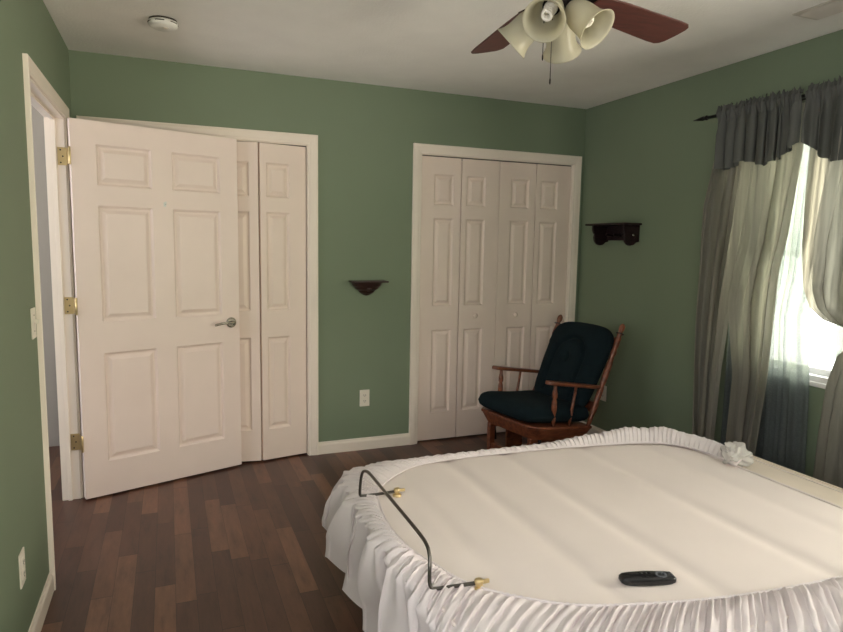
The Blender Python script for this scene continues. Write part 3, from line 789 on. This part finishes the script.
# ------------------------------------------------------------------ ceiling fan
FC = Vector((1.643, -2.265, 0))
fan = tag(empty('ceiling_fan', (FC.x, FC.y, H)), 'ceiling fan with walnut blades and four cream glass bell shades above the bed', 'ceiling fan')
Z = lambda z: z-H
link('canopy', lathe(B(), (0, 0, -.001), (0, 0, -.05), [(0, .065), (.5, .062), (1, .03)], 28), 'bronze', fan, True)
link('downrod', lathe(B(), (0, 0, -.04), (0, 0, -.14), [(0, .012), (1, .012)], 12), 'bronze', fan, True)
link('motor_housing', lathe(B(), (0, 0, -.11), (0, 0, -.235), [(0, .035), (.08, .085), (.25, .102), (.7, .102), (.88, .085), (1, .05)], 32), 'bronze', fan, True)
ZB = Z(2.215)
for k in range(5):
    a_ = radians(14.5+72*k+(-4 if k == 1 else 0)); Rz = Matrix.Rotation(a_, 4, 'Z') @ Matrix.Translation((0, 0, ZB)) @ Matrix.Rotation(radians(-12), 4, 'X')
    bm = B()
    hw = [(.17, .048), (.20, .056), (.30, .064), (.45, .070), (.585, .075), (.632, .073), (.650, .062), (.658, .045), (.661, .0)]
    up_ = [Vector((x, w, 0)) for x, w in hw]+[Vector((x, -w, 0)) for x, w in hw[-2::-1]]
    prism(bm, up_, (0, 0, .006)); bmesh.ops.transform(bm, matrix=Rz, verts=bm.verts)
    bevel(link('fan_blade', bm, 'blade', fan), .002)
    bm = B(); pr = [Vector((.07, .018, .008)), Vector((.15, .022, .008)), Vector((.20, .045, .008)), Vector((.235, .035, .008)), Vector((.245, 0, .008)), Vector((.235, -.035, .008)), Vector((.20, -.045, .008)), Vector((.15, -.022, .008)), Vector((.07, -.018, .008))]
    prism(bm, pr, (0, 0, .006)); bmesh.ops.transform(bm, matrix=Rz, verts=bm.verts); bevel(link('blade_iron', bm, 'bronze', fan), .002)
link('light_fitter', lathe(B(), (0, 0, Z(2.21)), (0, 0, Z(2.115)), [(0, .045), (.15, .058), (.5, .060), (.75, .05), (.9, .025), (1, .008)], 28), 'bronze', fan, True)
for k, az in enumerate((224, 297, 47, 135)):
    az = radians(az); el = radians(-38 if k == 0 else -42)
    d = Vector((cos(az)*cos(el), sin(az)*cos(el), sin(el)))
    p0 = Vector((cos(az)*.026, sin(az)*.026, Z(2.182)))
    bm = B(); lathe(bm, p0, p0+d*.045, [(0, .010), (.5, .012), (.55, .026), (1, .029)], 20); sock = link('lamp_socket', bm, 'bronze', fan, True)
    s0 = p0+d*.035; u, v = frame(d); bm = B()
    prof = [(0, .027), (.006, .031), (.02, .039), (.045, .046), (.07, .048), (.09, .049), (.105, .053), (.119, .060), (.126, .0655)]
    inn = [(l+.001, r_-.0035) for l, r_ in prof[::-1]]; inn[0] = (.1265, .0635)
    rs = [ring(bm, s0+d*l, u, v, r_, 40) for l, r_ in prof+inn]
    for A, B_ in zip(rs, rs[1:]): bridge(bm, A, B_)
    link('lamp_shade', bm, 'shade', fan, True)
    # spiral fluorescent bulb
    bm = B(); lathe(bm, s0+d*.0, s0+d*.045, [(0, .014), (.5, .022), (1, .020)], 16); 
    hel = [s0+d*(.045+.045*i/60)+(u*cos(i/60*6*pi)+v*sin(i/60*6*pi))*.014 for i in range(61)]
    tube(bm, hel, .0052, 8); link('bulb', bm, 'cfl', fan, True)
for (dx, dy, zl) in ((-.062, -.03, 2.015), (-.035, -.035, 1.945)):
    bm = B(); tube(bm, [(dx*.6, dy*.6, Z(2.15)), (dx, dy, Z(2.135)), (dx, dy, Z(zl))], .0013, 6); pc = link('pull_chain', bm, 'bronze', fan)
    link('pull_bead', lathe(B(), (dx, dy, Z(zl)), (dx, dy, Z(zl-.022)), [(0, .001), (.4, .0025), (.8, .0025), (1, .001)], 10), 'bronze', pc, True)

# ------------------------------------------------------------------ curtains
XR = 3.315; ZR = 2.150
rod = tag(empty('curtain_rod', (XR, -2.2, ZR)), 'thin black curtain rod with a pointed finial above the window', 'curtain rod')
link('pole', lathe(B(), (0, .94, 0), (0, -.94, 0), [(0, .0085), (1, .0085)], 14), 'black_metal', rod, True)
for s_ in (1, -1):
    link('finial', lathe(B(), (0, .93*s_, 0), (0, 1.035*s_, 0), [(0, .009), (.08, .014), (.16, .009), (.3, .013), (.6, .009), (1, .002)], 14), 'black_metal', rod, True)
    bm = B(); box(bm, 0, W-XR-.001, .86*s_-.006, .86*s_+.006, -.012, .002); box(bm, W-XR-.007, W-XR-.0005, .86*s_-.012, .86*s_+.012, -.035, .03); link('bracket', bm, 'black_metal', rod)
link('inner_pole', lathe(B(), (.045, .80, -.005), (.045, -.80, -.005), [(0, .006), (1, .006)], 12), 'black_metal', rod, True)

def lerp_prof(prof, z):
    """prof: list of (z, value) descending z"""
    if z >= prof[0][0]: return prof[0][1]
    for (z0, v0), (z1, v1) in zip(prof, prof[1:]):
        if z >= z1:
            f = (z0-z)/(z0-z1); f = f*f*(3-2*f) if False else f; return v0+(v1-v0)*f
    return prof[-1][1]
def drape_mesh(bm, zt, zb, left, right, xc, amp, nf, seed, nu=160, nv=70, gather=None, zfun=None):
    rg = random.Random(seed); p1, p2, p3 = [rg.uniform(0, 6.28) for _ in range(3)]
    def f(u, v):
        z = zt+(zb-zt)*v
        if zfun: z = zfun(u, v, z)
        yl, yr = lerp_prof(left, z), lerp_prof(right, z)
        uu = u+.035*sin(2*pi*u*1.7+p1+v*1.2)*(1 if 0 < u < 1 else 0)*min(1, u*6, (1-u)*6)
        y = yl+(yr-yl)*uu
        a_ = amp*(lerp_prof(gather, z) if gather else 1)
        w = sin(2*pi*nf*u+p2+.5*sin(v*3+p1))+.45*sin(2*pi*nf*2.3*u+p3+.7*v)+.25*sin(2*pi*nf*.45*u+p1)
        x = lerp_prof(xc, z)+a_*w*.6
        y += a_*.35*sin(2*(2*pi*nf*u+p2))*min(1, u*6, (1-u)*6)
        return Vector((x, y, z))
    grid(bm, f, nu, nv); return bm
# left curtain: two hanging leaves with a dark gap between them, and its valance
cA = tag(empty('curtain', (XR, -1.6, ZR)), 'grey sage curtain with valance hanging straight at the left end of the window', 'curtain')
oA = Vector((XR, -1.6, ZR))
def done(name, bm, m, parent, off):
    bmesh.ops.translate(bm, verts=bm.verts, vec=-off); return link(name, bm, m, parent, True)
bm = B(); drape_mesh(bm, 2.12, .02, [(2.12, -1.385), (1.86, -1.33), (1.66, -1.285), (1.0, -1.285), (.35, -1.325), (.02, -1.33)],
    [(2.12, -1.60), (1.8, -1.60), (1.55, -1.585), (1.14, -1.52), (.95, -1.505), (.75, -1.485), (.3, -1.465), (.02, -1.46)], [(2.12, XR), (0, XR-.005)], .034, 2.6, 11, 130, gather=[(2.12, .4), (1.85, .5), (1.5, 1)])
done('drape', bm, 'drape', cA, oA)
bm = B(); drape_mesh(bm, 2.12, .02, [(2.12, -1.60), (1.8, -1.615), (1.45, -1.595), (1.14, -1.535), (.95, -1.565), (.75, -1.60), (.3, -1.585), (.02, -1.58)],
    [(2.12, -1.862), (1.90, -1.868), (1.49, -1.826), (1.32, -1.795), (.76, -1.775), (.33, -1.735), (.02, -1.73)], [(2.12, XR), (1.2, XR-.012), (0, XR-.01)], .036, 2.4, 5, 150, gather=[(2.12, .4), (1.85, .5), (1.5, 1)])
done('drape', bm, 'drape', cA, oA)
def valance(bm, y0, y1, seed, lobes, nf):
    rg = random.Random(seed); q = [rg.uniform(0, 6.28) for _ in range(4)]
    def f(u, v):
        y = y0+(y1-y0)*u
        hem = lerp_prof([(-a_, b_) for a_, b_ in lobes], -u)
        z = 2.185+(hem-2.185)*v
        hd = math.exp(-((z-ZR)/.022)**2)          # rod pocket puff
        top = 1 if z > ZR+.012 else 0
        amp = .008+.026*min(1, max(0, (ZR-z))/.12)
        w = sin(2*pi*nf*u+q[0]+.4*sin(3*v))+.5*sin(2*pi*nf*1.9*u+q[1])+.3*sin(2*pi*nf*.4*u+q[2])
        x = XR-.030+amp*w*.55-.012*hd
        if top: x += .006*sin(2*pi*nf*3.1*u+q[3]); z += .007*sin(2*pi*nf*2.7*u+q[0])+.005*sin(2*pi*nf*5.3*u+q[2])
        if v < .25: x += .004*sin(2*pi*nf*4.3*u+q[1]+v*9)
        return Vector((x, y+amp*.4*sin(4*pi*nf*u+q[0])*min(1, u*8, (1-u)*8), z))
    grid(bm, f, 260, 40)
bm = B(); valance(bm, -1.370, -1.865, 21, [(0, 1.868), (.12, 1.842), (.28, 1.855), (.36, 1.88), (.5, 1.862), (.62, 1.84), (.8, 1.868), (1, 1.93)], 8)
vl = done('valance', bm, 'valance', cA, oA)
# right curtain, gathered to a tie
cB = tag(empty('curtain', (XR, -2.4, ZR)), 'grey sage curtain with valance tied back into a swag at the right of the window', 'curtain')
oB = Vector((XR, -2.4, ZR))
bm = B(); drape_mesh(bm, 2.12, 1.045, [(2.12, -1.905), (1.89, -1.908), (1.66, -1.912), (1.45, -1.93), (1.32, -1.955), (1.22, -1.975), (1.15, -2.00), (1.10, -2.06), (1.078, -2.15), (1.06, -2.24), (1.045, -2.33)],
    [(2.12, -2.95), (1.7, -2.85), (1.3, -2.65), (1.1, -2.50), (1.045, -2.42)], [(2.12, XR), (1.6, XR-.03), (1.25, XR-.055), (1.045, XR-.02)], .042, 5.0, 8, 200, 60,
    gather=[(2.12, .35), (1.85, .45), (1.5, 1.0), (1.2, .9), (1.045, .35)])
done('drape', bm, 'drape', cB, oB)
bm = B(); drape_mesh(bm, 1.045, .02, [(1.045, -2.33), (1.0, -2.20), (.95, -2.135), (.80, -2.10), (.58, -2.075), (.28, -2.063), (.02, -2.06)],
    [(1.045, -2.42), (.95, -2.55), (.6, -2.68), (.02, -2.72)], [(1.045, XR-.02), (.8, XR-.03), (0, XR-.02)], .034, 4.0, 9, 160, 50, gather=[(1.045, .35), (.85, 1), (0, 1)])
done('drape', bm, 'drape', cB, oB)
bm = B(); tb = [Vector((XR-.02+.045*cos(t), -2.375+.055*sin(t), 1.045)) for t in [2*pi*i/24 for i in range(25)]]
tube(bm, tb, .014, 8); done('tieback', bm, 'valance', cB, oB)
bm = B(); valance(bm, -1.895, -2.97, 33, [(0, 1.93), (.08, 1.85), (.14, 1.815), (.25, 1.85), (.35, 1.88), (.5, 1.83), (.65, 1.86), (.85, 1.84), (1, 1.87)], 15)
done('valance', bm, 'valance', cB, oB)
# net sheers on the inner pole
for yl, yr, lab, sd_ in ((-1.46, [(2.13, -2.0), (1.3, -1.965), (1.08, -1.925), (.765, -1.962), (.02, -1.99)], 'pale net sheer hanging behind the straight grey curtain', 3),
                    (None, [(2.13, -2.94), (.02, -2.94)], 'pale net sheer hanging behind the tied back grey curtain', 4)):
    left = [(2.13, yl), (.02, yl)] if yl else [(2.13, -2.02), (1.3, -2.05), (.765, -2.082), (.02, -2.06)]
    oS = Vector((3.36, left[0][1], 2.13)); bm = B()
    drape_mesh(bm, 2.14, .03, left, yr, [(2.14, 3.376), (0, 3.374)], .012, 6 if yl else 11, sd_, 160, 30)
    s_ = done('sheer_curtain', bm, 'sheer', None, oS); s_.location = oS; tag(s_, lab, 'curtain')

# ------------------------------------------------------------------ light
wd = bpy.data.worlds.new('sky'); S.world = wd; wd.use_nodes = True
nt = wd.node_tree; bg = nt.nodes['Background']
tc = nt.nodes.new('ShaderNodeTexCoord'); sp = nt.nodes.new('ShaderNodeSeparateXYZ'); nt.links.new(tc.outputs['Generated'], sp.inputs[0])
rp = nt.nodes.new('ShaderNodeValToRGB'); mr = nt.nodes.new('ShaderNodeMapRange')
mr.inputs['From Min'].default_value = -1; mr.inputs['From Max'].default_value = 1
nt.links.new(sp.outputs[2], mr.inputs[0]); nt.links.new(mr.outputs[0], rp.inputs[0])
e = rp.color_ramp.elements
e[0].position = 0; e[0].color = (2.0, 2.05, 2.0, 1)
e[1].position = 1; e[1].color = (.8, .88, 1, 1)
for pos, c in ((.46, (1.0, 1.0, .95, 1)), (.50, (.62, .70, .58, 1)), (.56, (1.0, .98, .93, 1)), (.7, (.95, 1.0, 1.0, 1))):
    q = e.new(pos); q.color = c
m2 = nt.nodes.new('ShaderNodeMapRange'); m2.inputs['From Min'].default_value = .15; m2.inputs['From Max'].default_value = -.6
m2.inputs['To Min'].default_value = 0; m2.inputs['To Max'].default_value = 1
nt.links.new(sp.outputs[1], m2.inputs[0])
mx = nt.nodes.new('ShaderNodeMix'); mx.data_type = 'RGBA'; mx.blend_type = 'MULTIPLY'; mx.inputs['B'].default_value = (3.3, 3.05, 2.75, 1); mx.clamp_result = False
nt.links.new(m2.outputs[0], mx.inputs['Factor']); nt.links.new(rp.outputs[0], mx.inputs['A'])
m4 = nt.nodes.new('ShaderNodeMapRange'); m4.inputs['From Min'].default_value = .1; m4.inputs['From Max'].default_value = .6
nt.links.new(sp.outputs[0], m4.inputs[0])
mm = nt.nodes.new('ShaderNodeMath'); mm.operation = 'MULTIPLY'; nt.links.new(m4.outputs[0], mm.inputs[0]); nt.links.new(m2.outputs[0], mm.inputs[1])
mx3 = nt.nodes.new('ShaderNodeMix'); mx3.data_type = 'RGBA'; mx3.blend_type = 'MULTIPLY'; mx3.inputs['B'].default_value = (1.9, 1.85, 1.75, 1); mx3.clamp_result = False
nt.links.new(mm.outputs[0], mx3.inputs['Factor']); nt.links.new(mx.outputs['Result'], mx3.inputs['A']); mx = mx3
m3 = nt.nodes.new('ShaderNodeMapRange'); m3.inputs['From Min'].default_value = 0; m3.inputs['From Max'].default_value = -.8
nt.links.new(sp.outputs[0], m3.inputs[0])
mx2 = nt.nodes.new('ShaderNodeMix'); mx2.data_type = 'RGBA'; mx2.blend_type = 'MULTIPLY'; mx2.inputs['B'].default_value = (.42, .44, .54, 1); mx2.clamp_result = False
nt.links.new(m3.outputs[0], mx2.inputs['Factor']); nt.links.new(mx.outputs['Result'], mx2.inputs['A'])
nt.links.new(mx2.outputs['Result'], bg.inputs['Color']); bg.inputs['Strength'].default_value = 3.2
def portal(name, loc, rot, sx, sy):
    l = bpy.data.lights.new(name, 'AREA'); l.shape = 'RECTANGLE'; l.size = sx; l.size_y = sy; l.cycles.is_portal = True
    o = bpy.data.objects.new(name, l); C.objects.link(o); o.location = loc; o.rotation_euler = rot
portal('window_portal', (W+T+.01, (WIN[0]+WIN[1])/2, (WIN[2]+WIN[3])/2), (0, radians(90), 0), WIN[3]-WIN[2], WIN[1]-WIN[0])
portal('added_side_portal', (W+T+.01, (ADDED_SIDE[0]+ADDED_SIDE[1])/2, (ADDED_SIDE[2]+ADDED_SIDE[3])/2), (0, radians(90), 0), ADDED_SIDE[3]-ADDED_SIDE[2], ADDED_SIDE[1]-ADDED_SIDE[0])  # this and the following portals serve the added windows
portal('added_hall_portal', (-1.51, (ADDED_HALL[0]+ADDED_HALL[1])/2, (ADDED_HALL[2]+ADDED_HALL[3])/2), (0, radians(-90), 0), ADDED_HALL[3]-ADDED_HALL[2], ADDED_HALL[1]-ADDED_HALL[0])
portal('added_left_portal', (-T-.01, (ADDED_LEFT[0]+ADDED_LEFT[1])/2, (ADDED_LEFT[2]+ADDED_LEFT[3])/2), (0, radians(-90), 0), ADDED_LEFT[3]-ADDED_LEFT[2], ADDED_LEFT[1]-ADDED_LEFT[0])
portal('added_rear_portal', ((ADDED_REAR[0]+ADDED_REAR[1])/2, -D-T-.01, (ADDED_REAR[2]+ADDED_REAR[3])/2), (radians(90), 0, 0), ADDED_REAR[1]-ADDED_REAR[0], ADDED_REAR[3]-ADDED_REAR[2])

# ------------------------------------------------------------------ camera
Fv = Vector((0.37105615507161843, 0.9216614935889604, -0.11339056847389789))
Rv = Vector((0.9282362135183747, -0.37159731621518377, 0.017116264041635843))
Uv = Vector((0.026360229447737377, 0.11160432705338696, 0.9934030463444448))
cam = bpy.data.cameras.new('camera'); co = bpy.data.objects.new('camera', cam); C.objects.link(co)
mw = Matrix((Rv, Uv, -Fv)).transposed().to_4x4(); mw.translation = (.475, -4.064, 1.4159)
co.matrix_world = mw; cam.sensor_width = 36; cam.lens = 630.3172/843*36; cam.clip_start = .05
S.camera = co
S.view_settings.view_transform = 'Standard'; S.view_settings.look = 'None'; S.view_settings.gamma = 1
S.view_settings.exposure = .6; S.view_settings.use_curve_mapping = False
S.cycles.max_bounces = 12; S.cycles.diffuse_bounces = 6; S.cycles.transparent_max_bounces = 12
